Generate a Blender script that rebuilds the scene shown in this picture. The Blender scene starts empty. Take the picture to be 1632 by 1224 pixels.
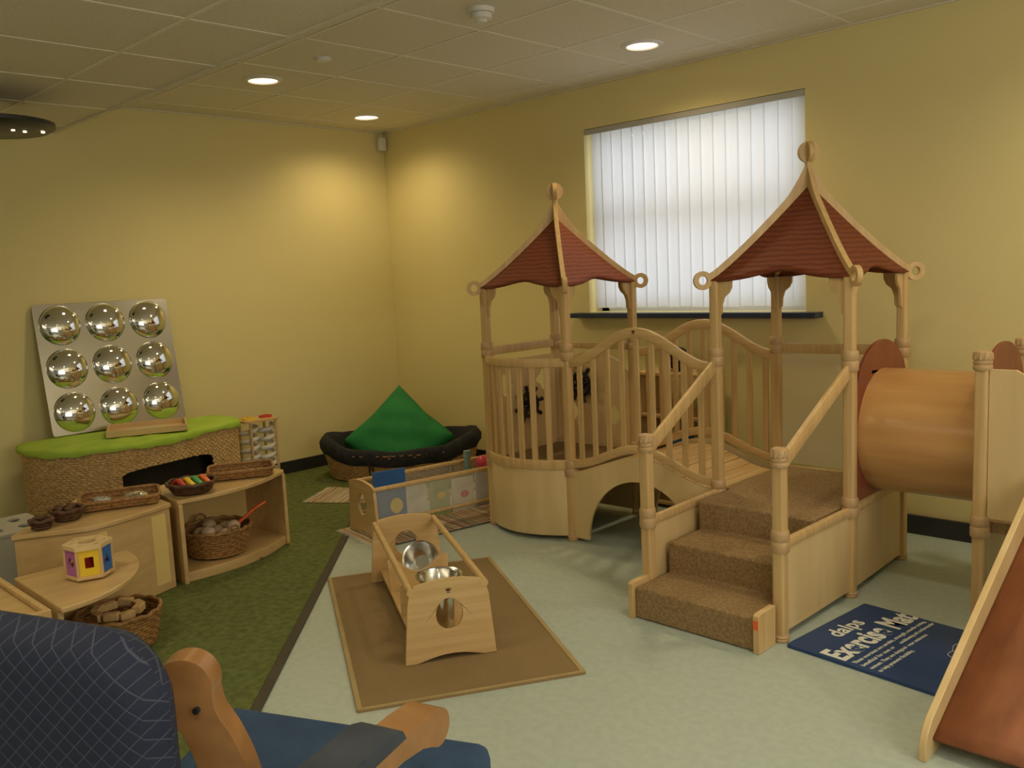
import bpy, bmesh, math, random
from mathutils import Vector, Matrix
from mathutils.geometry import tessellate_polygon
random.seed(7)
SC=bpy.context.scene
COL=SC.collection
SC.view_settings.view_transform='Standard'
pi=math.pi
# ------------------------------------------------------------------ materials
def newmat(name, rough=.6, metal=0.0):
    m=bpy.data.materials.new(name); m.use_nodes=True
    nt=m.node_tree; b=nt.nodes["Principled BSDF"]
    b.inputs["Roughness"].default_value=rough; b.inputs["Metallic"].default_value=metal
    return m,nt,b
def N(nt,t,**k):
    n=nt.nodes.new(t)
    for a,v in k.items(): setattr(n,a,v)
    return n
def col(c): return (c[0],c[1],c[2],1)
def noisy(name,c1,c2,scale=(5,5,5),detail=4,rough=.6,bump=.0,bumpscale=None,metal=0,nscale=1.0,lo=.35,hi=.65,spec=None,sheen=0):
    m,nt,b=newmat(name,rough,metal)
    tc=N(nt,"ShaderNodeTexCoord"); mp=N(nt,"ShaderNodeMapping"); mp.inputs["Scale"].default_value=scale
    nt.links.new(tc.outputs["Object"],mp.inputs[0])
    no=N(nt,"ShaderNodeTexNoise"); no.inputs["Scale"].default_value=nscale; no.inputs["Detail"].default_value=detail
    nt.links.new(mp.outputs[0],no.inputs[0])
    cr=N(nt,"ShaderNodeValToRGB"); cr.color_ramp.elements[0].position=lo; cr.color_ramp.elements[1].position=hi
    cr.color_ramp.elements[0].color=col(c1); cr.color_ramp.elements[1].color=col(c2)
    nt.links.new(no.outputs[0],cr.inputs[0]); nt.links.new(cr.outputs[0],b.inputs["Base Color"])
    if spec is not None: b.inputs["Specular IOR Level"].default_value=spec
    if bump:
        bu=N(nt,"ShaderNodeBump"); bu.inputs["Strength"].default_value=bump; bu.inputs["Distance"].default_value=.004
        if bumpscale:
            n2=N(nt,"ShaderNodeTexNoise"); n2.inputs["Scale"].default_value=bumpscale; n2.inputs["Detail"].default_value=2
            nt.links.new(tc.outputs["Object"],n2.inputs[0]); nt.links.new(n2.outputs[0],bu.inputs["Height"])
        else: nt.links.new(no.outputs[0],bu.inputs["Height"])
        nt.links.new(bu.outputs[0],b.inputs["Normal"])
    return m
def wood(name,c1,c2,axis='Z',rough=.42,g=40):
    s={'X':(1.6,g,g),'Y':(g,1.6,g),'Z':(g,g,1.6)}[axis]
    return noisy(name,c1,c2,scale=s,detail=5,rough=rough,bump=.05,lo=.3,hi=.75)
MA1=(.58,.385,.165); MA2=(.72,.52,.25)
maple=wood("maple_vertical_grain",MA1,MA2,'Z')
mapleX=wood("maple_long_grain",MA1,MA2,'X')
mapleY=wood("maple_cross_grain",MA1,MA2,'Y')
beech=wood("beech_shelf",(.55,.37,.16),(.67,.48,.23),'Y',g=25)
birch=noisy("birch_ply_panel",(.68,.51,.25),(.76,.59,.315),scale=(8,8,1.2),rough=.45,detail=4)
paleply=noisy("pale_yellow_ply",(.76,.58,.22),(.82,.64,.27),scale=(2,2,2),rough=.45)
cherry=wood("cherry_stained_wood",(.19,.048,.020),(.29,.078,.034),'Z',rough=.4,g=18)
slidewood=wood("red_brown_beech",(.23,.078,.034),(.37,.135,.060),'Y',rough=.5,g=14)
tubewood=wood("bent_birch_ply",(.50,.26,.09),(.66,.385,.15),'X',rough=.20,g=12)
collar=noisy("moulded_tan_collar",(.52,.345,.17),(.56,.385,.20),rough=.4)
def roofmat():
    m,nt,b=newmat("red_stained_roof_boards",.6); b.inputs["Specular IOR Level"].default_value=.25
    tc=N(nt,"ShaderNodeTexCoord"); w=N(nt,"ShaderNodeTexWave",wave_type='BANDS',bands_direction='Z'); w.inputs["Scale"].default_value=14; w.inputs["Distortion"].default_value=3; w.inputs["Detail"].default_value=4; w.inputs["Detail Scale"].default_value=1.2
    nt.links.new(tc.outputs["Object"],w.inputs[0])
    cr=N(nt,"ShaderNodeValToRGB"); cr.color_ramp.elements[0].color=(.145,.036,.016,1); cr.color_ramp.elements[1].color=(.22,.060,.027,1); cr.color_ramp.elements[1].position=.7
    nt.links.new(w.outputs[0],cr.inputs[0]); nt.links.new(cr.outputs[0],b.inputs["Base Color"])
    bu=N(nt,"ShaderNodeBump"); bu.inputs["Strength"].default_value=.2; bu.inputs["Distance"].default_value=.002
    nt.links.new(w.outputs[0],bu.inputs["Height"]); nt.links.new(bu.outputs[0],b.inputs["Normal"])
    return m
roofm=roofmat()
wallm=noisy("pale_yellow_paint",(.76,.675,.325),(.79,.705,.355),scale=(1,1,1),rough=.75,bump=.08,bumpscale=160)
wallg=noisy("neutral_grey_paint",(.42,.41,.38),(.46,.45,.42),scale=(1,1,1),rough=.8)
ceilm=noisy("mineral_fibre_tile",(.74,.69,.57),(.80,.75,.63),scale=(60,60,60),rough=.9,bump=.2,bumpscale=200)
trimw=noisy("cream_trim",(.82,.78,.67),(.84,.80,.69),rough=.6)
vinyl=noisy("pale_green_vinyl",(.43,.52,.475),(.47,.56,.515),scale=(30,30,30),detail=6,rough=.42,lo=.4,hi=.6)
carpetg=noisy("green_carpet_pile",(.090,.118,.028),(.15,.185,.048),scale=(30,30,30),detail=6,rough=.95,bump=.5,bumpscale=400)
brownc=noisy("brown_loop_carpet",(.25,.16,.070),(.38,.26,.125),scale=(80,80,80),detail=4,rough=.95,bump=.6,bumpscale=350)
darks=noisy("dark_baseboard",(.020,.022,.026),(.03,.032,.036),rough=.45)
edgem=noisy("dark_edge_strip",(.05,.045,.03),(.07,.06,.04),rough=.7)
sillm=noisy("dark_blue_sill",(.018,.03,.07),(.025,.04,.09),rough=.3)
white=noisy("white_plastic",(.75,.75,.72),(.8,.8,.77),rough=.4)
blackp=noisy("black_plastic",(.012,.012,.013),(.02,.02,.02),rough=.35)
blackf=noisy("black_fabric",(.008,.009,.012),(.018,.02,.026),scale=(20,20,20),rough=.9,bump=.4,bumpscale=60)
greenf=noisy("green_cotton",(.010,.18,.045),(.018,.24,.065),scale=(6,6,6),rough=.8,bump=.3,bumpscale=14)
limef=noisy("lime_green_cotton",(.35,.55,.05),(.43,.63,.08),scale=(6,6,6),rough=.8,bump=.4,bumpscale=18)
wick=noisy("golden_wicker",(.46,.30,.12),(.72,.51,.24),scale=(60,60,60),rough=.55,detail=3)
wickm=noisy("mid_brown_wicker",(.34,.20,.08),(.54,.35,.15),scale=(60,60,60),rough=.55,detail=3)
wickd=noisy("brown_wicker",(.23,.11,.036),(.41,.235,.08),scale=(60,60,60),rough=.55,detail=3)
wicks=noisy("dark_wicker",(.06,.028,.014),(.13,.06,.03),scale=(60,60,60),rough=.55,detail=3)
steel=noisy("brushed_steel",(.6,.6,.58),(.7,.7,.68),rough=.18,metal=1)
mirror=noisy("acrylic_mirror",(.80,.82,.84),(.82,.84,.86),rough=.04,metal=1)
mirrorp=noisy("mirror_backplate",(.62,.62,.60),(.66,.66,.64),rough=.22,metal=1)
navy=noisy("navy_vinyl_mat",(.013,.052,.175),(.018,.065,.21),rough=.45)
letter=noisy("cream_lettering",(.80,.84,.80),(.84,.88,.84),rough=.5)
blueseat=noisy("blue_seat_fabric",(.024,.060,.135),(.036,.082,.175),scale=(12,12,12),rough=.9,bump=.3,bumpscale=300)
greyblue=noisy("grey_blue_arm_pad",(.04,.052,.075),(.06,.074,.10),scale=(12,12,12),rough=.9,bump=.3,bumpscale=300)
armwood=wood("honey_wood",(.30,.145,.050),(.42,.215,.080),'X',rough=.3,g=20)
yellowp=noisy("yellow_paint",(.80,.56,.03),(.85,.60,.04),rough=.4)
bluep=noisy("blue_paint",(.02,.14,.48),(.03,.16,.52),rough=.4)
purplep=noisy("pink_purple_paint",(.40,.13,.42),(.44,.15,.46),rough=.4)
redp=noisy("red_paint",(.55,.03,.025),(.6,.04,.03),rough=.4)
greenp=noisy("green_paint",(.05,.35,.10),(.06,.4,.12),rough=.4)
orangep=noisy("orange_plastic",(.8,.13,.03),(.85,.16,.04),rough=.4)
cream=noisy("cream_toys",(.55,.42,.28),(.65,.50,.35),rough=.6,scale=(20,20,20))
greybox=noisy("grey_white_box",(.5,.5,.46),(.55,.55,.5),rough=.5)
darkm=noisy("dark_grey_metal",(.02,.02,.022),(.035,.035,.037),rough=.35)
markm=noisy("burnt_mark",(.10,.05,.025),(.12,.06,.03),rough=.6)
def sisal():
    m,nt,b=newmat("brown_woven_rug",.95)
    tc=N(nt,"ShaderNodeTexCoord"); w=N(nt,"ShaderNodeTexWave",bands_direction='X'); w.inputs["Scale"].default_value=30; w.inputs["Distortion"].default_value=2; w.inputs["Detail Scale"].default_value=8; w.inputs["Detail"].default_value=3
    nt.links.new(tc.outputs["Object"],w.inputs[0])
    cr=N(nt,"ShaderNodeValToRGB"); cr.color_ramp.elements[0].color=(.21,.142,.058,1); cr.color_ramp.elements[1].color=(.35,.25,.118,1)
    nt.links.new(w.outputs[0],cr.inputs[0]); nt.links.new(cr.outputs[0],b.inputs["Base Color"])
    bu=N(nt,"ShaderNodeBump"); bu.inputs["Strength"].default_value=.6; bu.inputs["Distance"].default_value=.003
    nt.links.new(w.outputs[0],bu.inputs["Height"]); nt.links.new(bu.outputs[0],b.inputs["Normal"]); return m
rugm=sisal()
rugedge=noisy("tan_rug_binding",(.38,.29,.13),(.44,.34,.16),rough=.9)
def stripes():
    m,nt,b=newmat("striped_rag_rug",.95)
    tc=N(nt,"ShaderNodeTexCoord"); sp=N(nt,"ShaderNodeSeparateXYZ"); nt.links.new(tc.outputs["Object"],sp.inputs[0])
    no=N(nt,"ShaderNodeTexNoise",noise_dimensions='1D'); no.inputs["Scale"].default_value=34; no.inputs["Detail"].default_value=2
    nt.links.new(sp.outputs[0],no.inputs["W"])
    cr=N(nt,"ShaderNodeValToRGB"); cr.color_ramp.interpolation='CONSTANT'
    e=cr.color_ramp.elements; e[0].color=(.22,.05,.03,1); e[1].position=.38; e[1].color=(.60,.52,.36,1)
    for p,c in [(.43,(.12,.13,.08,1)),(.46,(.62,.55,.40,1)),(.51,(.35,.24,.12,1)),(.55,(.30,.06,.04,1)),(.58,(.55,.50,.36,1)),(.63,(.10,.09,.10,1)),(.67,(.50,.30,.15,1))]:
        n=e.new(p); n.color=c
    nt.links.new(no.outputs[0],cr.inputs[0]); nt.links.new(cr.outputs[0],b.inputs["Base Color"])
    n2=N(nt,"ShaderNodeTexNoise"); n2.inputs["Scale"].default_value=120; nt.links.new(tc.outputs["Object"],n2.inputs[0])
    bu=N(nt,"ShaderNodeBump"); bu.inputs["Strength"].default_value=.8; bu.inputs["Distance"].default_value=.006
    nt.links.new(n2.outputs[0],bu.inputs["Height"]); nt.links.new(bu.outputs[0],b.inputs["Normal"]); return m
stripem=stripes()
def quilt():
    m,nt,b=newmat("quilted_navy_fabric",.85)
    tc=N(nt,"ShaderNodeTexCoord"); sp=N(nt,"ShaderNodeSeparateXYZ"); nt.links.new(tc.outputs["UV"],sp.inputs[0])
    def line(sgn):
        a=N(nt,"ShaderNodeMath",operation='MULTIPLY'); a.inputs[1].default_value=sgn; nt.links.new(sp.outputs[1],a.inputs[0])
        s=N(nt,"ShaderNodeMath",operation='ADD'); nt.links.new(sp.outputs[0],s.inputs[0]); nt.links.new(a.outputs[0],s.inputs[1])
        k=N(nt,"ShaderNodeMath",operation='MULTIPLY'); k.inputs[1].default_value=31; nt.links.new(s.outputs[0],k.inputs[0])
        f=N(nt,"ShaderNodeMath",operation='PINGPONG'); f.inputs[1].default_value=.5; nt.links.new(k.outputs[0],f.inputs[0])
        return f
    a=line(1);c=line(-1)
    mn=N(nt,"ShaderNodeMath",operation='MINIMUM'); nt.links.new(a.outputs[0],mn.inputs[0]); nt.links.new(c.outputs[0],mn.inputs[1])
    cr=N(nt,"ShaderNodeValToRGB"); cr.color_ramp.elements[0].position=.015; cr.color_ramp.elements[1].position=.05
    cr.color_ramp.elements[0].color=(.070,.085,.135,1); cr.color_ramp.elements[1].color=(.017,.025,.060,1)
    nt.links.new(mn.outputs[0],cr.inputs[0]); nt.links.new(cr.outputs[0],b.inputs["Base Color"])
    bu=N(nt,"ShaderNodeBump"); bu.inputs["Strength"].default_value=.15; bu.inputs["Distance"].default_value=.008
    nt.links.new(mn.outputs[0],bu.inputs["Height"]); nt.links.new(bu.outputs[0],b.inputs["Normal"]); return m
quiltm=quilt()
def emis(name,c,s):
    m,nt,b=newmat(name); b.inputs["Emission Color"].default_value=col(c); b.inputs["Emission Strength"].default_value=s; b.inputs["Base Color"].default_value=col(c); return m
lampm=emis("glowing_lamp_lens",(1,.80,.52),3)
def blindmat():
    m,nt,b=newmat("translucent_blind_fabric",.8); b.inputs["Base Color"].default_value=(.78,.78,.76,1)
    tr=N(nt,"ShaderNodeBsdfTranslucent"); tr.inputs[0].default_value=(.80,.82,.84,1)
    mx=N(nt,"ShaderNodeMixShader"); mx.inputs[0].default_value=.5
    out=nt.nodes["Material Output"]
    nt.links.new(b.outputs[0],mx.inputs[1]); nt.links.new(tr.outputs[0],mx.inputs[2]); nt.links.new(mx.outputs[0],out.inputs[0])
    return m
blindm=blindmat()
def glassmat(name,tint=(1,1,1),a=.12):
    m,nt,b=newmat(name,.05); b.inputs["Base Color"].default_value=col(tint)
    t=N(nt,"ShaderNodeBsdfTransparent"); mx=N(nt,"ShaderNodeMixShader"); mx.inputs[0].default_value=a
    nt.links.new(t.outputs[0],mx.inputs[1]); nt.links.new(b.outputs[0],mx.inputs[2]); nt.links.new(mx.outputs[0],nt.nodes["Material Output"].inputs[0]); return m
glassm=glassmat("clear_acrylic"); vinylc=glassmat("clear_vinyl_pocket",(.85,.85,.8),.18)
# ------------------------------------------------------------------ geometry helpers
def B(): return bmesh.new()
def box(bm,c,s,rz=0,R=None):
    M=Matrix.Translation(Vector(c))@(R if R else Matrix.Rotation(rz,4,'Z'))@Matrix.Diagonal((s[0],s[1],s[2],1))
    bmesh.ops.create_cube(bm,size=1,matrix=M); return bm
def cyl(bm,p0,p1,r0,r1=None,seg=20,caps=True):
    p0=Vector(p0);p1=Vector(p1);d=p1-p0
    M=Matrix.Translation((p0+p1)/2)@d.to_track_quat('Z','Y').to_matrix().to_4x4()
    bmesh.ops.create_cone(bm,cap_ends=caps,cap_tris=False,segments=seg,radius1=r0,radius2=r0 if r1 is None else r1,depth=d.length,matrix=M); return bm
def lathe(bm,prof,c=(0,0,0),seg=32,M=None):
    c=Vector(c); rings=[]
    for r,z in prof:
        ring=[]
        for i in range(seg):
            a=2*pi*i/seg; v=Vector((max(r,1e-4)*math.cos(a),max(r,1e-4)*math.sin(a),z))
            if M: v=M@v
            ring.append(bm.verts.new(v+c))
        rings.append(ring)
    for k in range(len(rings)-1):
        for i in range(seg):
            j=(i+1)%seg; bm.faces.new((rings[k][i],rings[k][j],rings[k+1][j],rings[k+1][i]))
    return bm
def prism(bm,outer,holes,th,M):
    polys=[[Vector((p[0],p[1],0)) for p in outer]]+[[Vector((p[0],p[1],0)) for p in h] for h in holes]
    tris=tessellate_polygon(polys); flat=[p for P in polys for p in P]
    top=[bm.verts.new(M@Vector((p.x,p.y,th/2))) for p in flat]; bot=[bm.verts.new(M@Vector((p.x,p.y,-th/2))) for p in flat]
    for t in tris:
        try:
            bm.faces.new([top[i] for i in t]); bm.faces.new([bot[i] for i in reversed(t)])
        except ValueError: pass
    k=0
    for P in polys:
        n=len(P)
        for i in range(n):
            j=(i+1)%n
            try: bm.faces.new((top[k+i],bot[k+i],bot[k+j],top[k+j]))
            except ValueError: pass
        k+=n
    return bm
def PM(o,xd,yd):
    x=Vector(xd).normalized(); y=Vector(yd).normalized(); z=x.cross(y); 
    return Matrix(((x.x,y.x,z.x,o[0]),(x.y,y.y,z.y,o[1]),(x.z,y.z,z.z,o[2]),(0,0,0,1)))
def XZ(o): return PM(o,(1,0,0),(0,0,1))
def YZ(o): return PM(o,(0,1,0),(0,0,1))
def FL(z): return Matrix.Translation((0,0,z))
def ell(cx,cy,rx,ry,n=24,a0=0,a1=2*pi,closed=True):
    k=n if closed else n-1
    return [(cx+rx*math.cos(a0+(a1-a0)*i/k),cy+ry*math.sin(a0+(a1-a0)*i/k)) for i in range(n)]
def rrect(x0,y0,x1,y1,r,n=5):
    pts=[]
    for cx,cy,a in ((x1-r,y1-r,0),(x0+r,y1-r,pi/2),(x0+r,y0+r,pi),(x1-r,y0+r,1.5*pi)):
        for i in range(n+1):
            b=a+pi/2*i/n; pts.append((cx+r*math.cos(b),cy+r*math.sin(b)))
    return pts
def sweep(bm,pts,w,h,closed=False,rnd=.25,up=(0,0,1)):
    pts=[Vector(p) for p in pts]; n=len(pts); up=Vector(up); rr=min(w,h)*rnd
    sec=rrect(-w/2,-h/2,w/2,h/2,rr,2); rings=[]
    for i,p in enumerate(pts):
        if closed: t=pts[(i+1)%n]-pts[i-1]
        else: t=pts[min(i+1,n-1)]-pts[max(i-1,0)]
        t.normalize(); s=t.cross(up)
        if s.length<1e-4: s=Vector((1,0,0))
        s.normalize(); u=s.cross(t)
        rings.append([bm.verts.new(p+s*a+u*b) for a,b in sec])
    m=len(sec); rng=n if closed else n-1
    for i in range(rng):
        a=rings[i];b=rings[(i+1)%n]
        for k in range(m): bm.faces.new((a[k],a[(k+1)%m],b[(k+1)%m],b[k]))
    if not closed: bm.faces.new(list(reversed(rings[0]))); bm.faces.new(rings[-1])
    return bm
def smoothpath(P,n=40,closed=True):
    P=[Vector(p) for p in P]; out=[];m=len(P)
    segs=m if closed else m-1
    for i in range(segs):
        def g(k): return P[k%m] if closed else P[max(0,min(m-1,k))]
        p0,p1,p2,p3=g(i-1),g(i),g(i+1),g(i+2)
        for j in range(n):
            t=j/n
            out.append(.5*((2*p1)+(-p0+p2)*t+(2*p0-5*p1+4*p2-p3)*t*t+(-p0+3*p1-3*p2+p3)*t**3))
    if not closed: out.append(P[-1])
    return out
def wicker(bm,path,z0,z1,row=.014,stake=.03,amp=.0035,flare=0.0,skip=None,floor=True):
    P=[Vector((p[0],p[1],0)) for p in path]
    L=0;S=[0]
    for i in range(len(P)): L+=(P[(i+1)%len(P)]-P[i]).length; S.append(L)
    ns=max(16,2*int(L/stake/2)); cnt=ns*4; pts=[];j=0
    for i in range(cnt):
        s=L*i/cnt
        while S[j+1]<s: j+=1
        f=(s-S[j])/max(1e-9,S[j+1]-S[j]); pts.append(P[j].lerp(P[(j+1)%len(P)],f))
    area=sum(pts[i].x*pts[(i+1)%cnt].y-pts[(i+1)%cnt].x*pts[i].y for i in range(cnt)); sg=1 if area>0 else -1
    nor=[]
    for i in range(cnt):
        t=(pts[(i+1)%cnt]-pts[i-1]).normalized(); nor.append(Vector((t.y,-t.x,0))*sg)
    nr=max(3,int((z1-z0)/row)); rings=[]
    for r in range(nr):
        for k in range(4):
            zf=(r+k/4)/nr; z=z0+(z1-z0)*zf; bul=math.sin(pi*k/4)*.5*row*.6
            ring=[]
            for i in range(cnt):
                o=flare*zf+bul+amp*math.cos(pi*i/4*1.0+pi*r)
                q=pts[i]+nor[i]*o; ring.append(bm.verts.new((q.x,q.y,z)))
            rings.append(ring)
    for a in range(len(rings)-1):
        for i in range(cnt):
            j=(i+1)%cnt
            if skip and skip((rings[a][i].co+rings[a+1][j].co)/2): continue
            bm.faces.new((rings[a][i],rings[a][j],rings[a+1][j],rings[a+1][i]))
    if floor:
        bm.faces.new([bm.verts.new((p.x,p.y,z0+.006)) for p in pts])
    return [(pts[i]+nor[i]*flare+Vector((0,0,z1))) for i in range(0,cnt,2)]
# ------------------------------------------------------------------ object helpers
def thing(name,label,cat,loc=(0,0,0),rz=0,group=None):
    e=bpy.data.objects.new(name,None); e.empty_display_size=.1; e.location=loc; e.rotation_euler=(0,0,rz); COL.objects.link(e)
    e["label"]=label; e["category"]=cat
    if group: e["group"]=group
    return e
def root(o):
    while o.parent: o=o.parent
    return o
def mesh(name,bm,mat,smooth=None,bev=0):
    bmesh.ops.remove_doubles(bm,verts=bm.verts,dist=1e-6)
    bmesh.ops.recalc_face_normals(bm,faces=bm.faces)
    me=bpy.data.meshes.new(name); bm.to_mesh(me); bm.free()
    ms=mat if isinstance(mat,(list,tuple)) else [mat]
    for m in ms: me.materials.append(m)
    if smooth:
        me.polygons.foreach_set("use_smooth",[True]*len(me.polygons))
        try: me.set_sharp_from_angle(angle=math.radians(smooth))
        except Exception: pass
    return me
def part(name,parent,bm,mat,world=False,smooth=35,bev=0,label=None):
    me=mesh(name,bm,mat,smooth)
    if world:
        r=root(parent); M=Matrix.Translation(r.location)@Matrix.Rotation(r.rotation_euler[2],4,'Z'); me.transform(M.inverted())
    o=bpy.data.objects.new(name,me); COL.objects.link(o); o.parent=parent
    if bev:
        b=o.modifiers.new("b","BEVEL"); b.width=bev; b.segments=2; b.limit_method='ANGLE'; b.angle_limit=math.radians(40)
    if label: o["label"]=label
    return o
def single(name,bm,mat,label,cat,loc=(0,0,0),rz=0,smooth=35,bev=0,group=None):
    me=mesh(name,bm,mat,smooth); o=bpy.data.objects.new(name,me); o.location=loc; o.rotation_euler=(0,0,rz); COL.objects.link(o)
    o["label"]=label;o["category"]=cat
    if group:o["group"]=group
    if bev:
        b=o.modifiers.new("b","BEVEL"); b.width=bev; b.segments=2; b.limit_method='ANGLE'; b.angle_limit=math.radians(40)
    return o
def struct(name,bm,mat,smooth=None):
    me=mesh(name,bm,mat,smooth); o=bpy.data.objects.new(name,me); COL.objects.link(o); o["kind"]="structure"; return o
# ------------------------------------------------------------------ room
RX,RY,HC,HS,SY=8.2,-6.6,2.7,2.5,-2.64
WX0,WX1,WZ0,WZ1=2.17,3.75,1.19,2.42
bm=B()
prism(bm,[(-.2,-.1),(RX+.2,-.1),(RX+.2,HC+.2),(-.2,HC+.2)],[[(WX0,WZ0),(WX0,WZ1),(WX1,WZ1),(WX1,WZ0)]],.24,XZ((0,.12,0)))
struct("wall_back",bm,wallm)
struct("wall_left",box(B(),(-.1,RY/2,HC/2),(.2,-RY+.4,HC+.4)),wallm)
struct("wall_right",box(B(),(RX+.1,RY/2,HC/2),(.2,-RY+.4,HC+.4)),wallg)
struct("wall_front",box(B(),(RX/2,RY-.1,HC/2),(RX+.4,.2,HC+.4)),wallg)
struct("ceiling",box(B(),(RX/2,RY/2,HC+.05),(RX,-RY,.1)),ceilm)
struct("trim_1",box(B(),(RX/2,(RY+SY)/2,(HC+HS)/2),(RX,SY-RY,HC-HS-.002)),ceilm)
bm=B()
T=.625
x=.2675
while x<RX:
    box(bm,(x,SY/2,HC-.001),(.018,-SY,.003)); box(bm,(x,(RY+SY)/2,HS-.001),(.018,SY-RY,.003)); x+=T
y=-.2725
while y>SY: box(bm,(RX/2,y,HC-.001),(RX,.018,.0035)); y-=T
y=SY-.45
while y>RY: box(bm,(RX/2,y,HS-.001),(RX,.018,.0035)); y-=T
struct("trim_2",bm,trimw)
bm=B(); box(bm,(RX/2,SY+.006,HS+.006),(RX,.03,.03)); box(bm,(RX/2,-.009,HC-.004),(RX,.018,.008)); box(bm,(.009,SY/2,HC-.004),(.018,-SY,.008)); struct("trim_3",bm,ceilm)
struct("floor",box(B(),(RX/2,RY/2,-.05),(RX,-RY,.1)),vinyl)
bm=B(); E0=(4.7,-4.65); E1=(1.83,-1.90); E2=(1.45,-1.55); E3=(1.45,-.005)
prism(bm,[(0.002,-.002),(E3[0],E3[1]),E2,E1,E0,(4.7,RY+.01),(.002,RY+.01)],[],.006,FL(.003)); struct("trim_4",bm,carpetg)
bm=B(); sweep(bm,[(E0[0],E0[1],.005),(E1[0],E1[1],.005),(E2[0],E2[1],.005),(E3[0],E3[1],.005)],.04,.009); struct("trim_5",bm,edgem)
struct("baseboard_back",box(B(),(RX/2,-.01,.05),(RX,.02,.10)),darks)
struct("baseboard_left",box(B(),(.01,RY/2,.05),(.02,-RY,.10)),darks)
bm=B(); y=.17
for c,s in (((WX0+.03,y,(WZ0+WZ1)/2),(.06,.06,WZ1-WZ0)),((WX1-.03,y,(WZ0+WZ1)/2),(.06,.06,WZ1-WZ0)),(((WX0+WX1)/2,y,WZ0+.03),(WX1-WX0,.06,.06)),(((WX0+WX1)/2,y,WZ1-.03),(WX1-WX0,.06,.06)),(((WX0+WX1)/2,y,1.82),(WX1-WX0,.06,.07))):
    box(bm,c,s)
struct("window_1",bm,white)
struct("window_2",box(B(),((WX0+WX1)/2,.19,(WZ0+WZ1)/2),(WX1-WX0,.006,WZ1-WZ0)),glassm)
bm=B(); box(bm,((WX0+WX1)/2,-.02,WZ0-.018),(WX1-WX0+.2,.16,.032)); struct("trim_6",bm,sillm)
# vertical blind
bl=thing("vertical_blind","white fabric vertical blind hanging closed in window recess","blind",((WX0+WX1)/2,.03,WZ1))
part("head_rail",bl,box(B(),((WX0+WX1)/2,.012,WZ1-.020),(WX1-WX0-.006,.022,.034)),noisy("grey_rail",(.46,.46,.43),(.5,.5,.47)),True,bev=.003)
n=18; wsl=(WX1-WX0-.04)/n
for i in range(n):
    cx=WX0+.03+wsl*(i+.5); a=math.radians(-7+random.uniform(-2.5,2.5)); bm=B()
    R=Matrix.Rotation(a,4,'Z'); v=[]
    for zz in (WZ0+.03+random.uniform(-.003,.003),WZ1-.01):
        for k in range(5):
            t=(k/4-.5); p=R@Vector((t*wsl*1.10,.003*(1-4*t*t),0)); v.append(bm.verts.new((cx+p.x,.042+p.y,zz)))
    for k in range(4): bm.faces.new((v[k],v[k+1],v[k+6],v[k+5]))
    s=part("slat",bl,bm,blindm,True)
# ------------------------------------------------------------------ ceiling fittings
def downlight(x,y,z=HC):
    e=thing("recessed_downlight","round white recessed ceiling downlight, switched on","ceiling light",(x,y,z),group="ceiling downlights")
    part("trim_ring",e,lathe(B(),[(.085,-.004),(.088,-.012),(.108,-.010),(.118,-.003),(.118,.0)],seg=40),white)
    part("lens",e,lathe(B(),[(0,-.004),(.086,-.004)],seg=32),lampm)
near=((.55,-.58),(1.22,-1.84),(3.09,-.59)); far=((5.58,-.6),(4.96,-2.2),(3.1,-4.5),(5.6,-4.5),(7.4,-2.2),(7.2,-5.2))
for p in near: downlight(*p)
for p in far: downlight(p[0],p[1],HC if p[1]>SY else HS)
e=thing("smoke_detector","round white smoke detector mounted on ceiling tile","smoke detector",(3.03,-1.77,HC))
part("base",e,lathe(B(),[(0,-.02),(.06,-.02),(.065,0)],seg=32),white); part("sensor_head",e,lathe(B(),[(0,-.062),(.022,-.060),(.03,-.05),(.05,-.045),(.052,-.022),(.03,-.02)],seg=32),white)
single("ceiling_sensor",lathe(B(),[(0,-.018),(.035,-.016),(.045,-.004),(.045,0)],seg=24),white,"small round white sensor on ceiling tile","sensor",(1.85,-1.84,HC))
bm=B(); box(bm,(.035,-.05,2.60),(.05,.065,.11)); single("motion_sensor",bm,white,"white motion sensor box fixed high in room corner","sensor",bev=.008)
e=thing("pendant_light","dark disc-shaped pendant fitting with small lit spots","ceiling light",(1.0,-3.29,2.5))
part("disc",e,lathe(B(),[(0,-.19),(.27,-.185),(.30,-.165),(.30,-.145),(.1,-.125),(0,-.12)],seg=48),darkm)
part("stem",e,cyl(B(),(0,0,-.13),(0,0,0),.04),darkm)
for a,r in ((1.0,.16),(.6,.13),(1.1,.24)):
    part("spot",e,lathe(B(),[(0,-.193),(.009,-.193),(.009,-.185)],(r*math.cos(a),r*math.sin(a),0),12),lampm)
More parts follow.
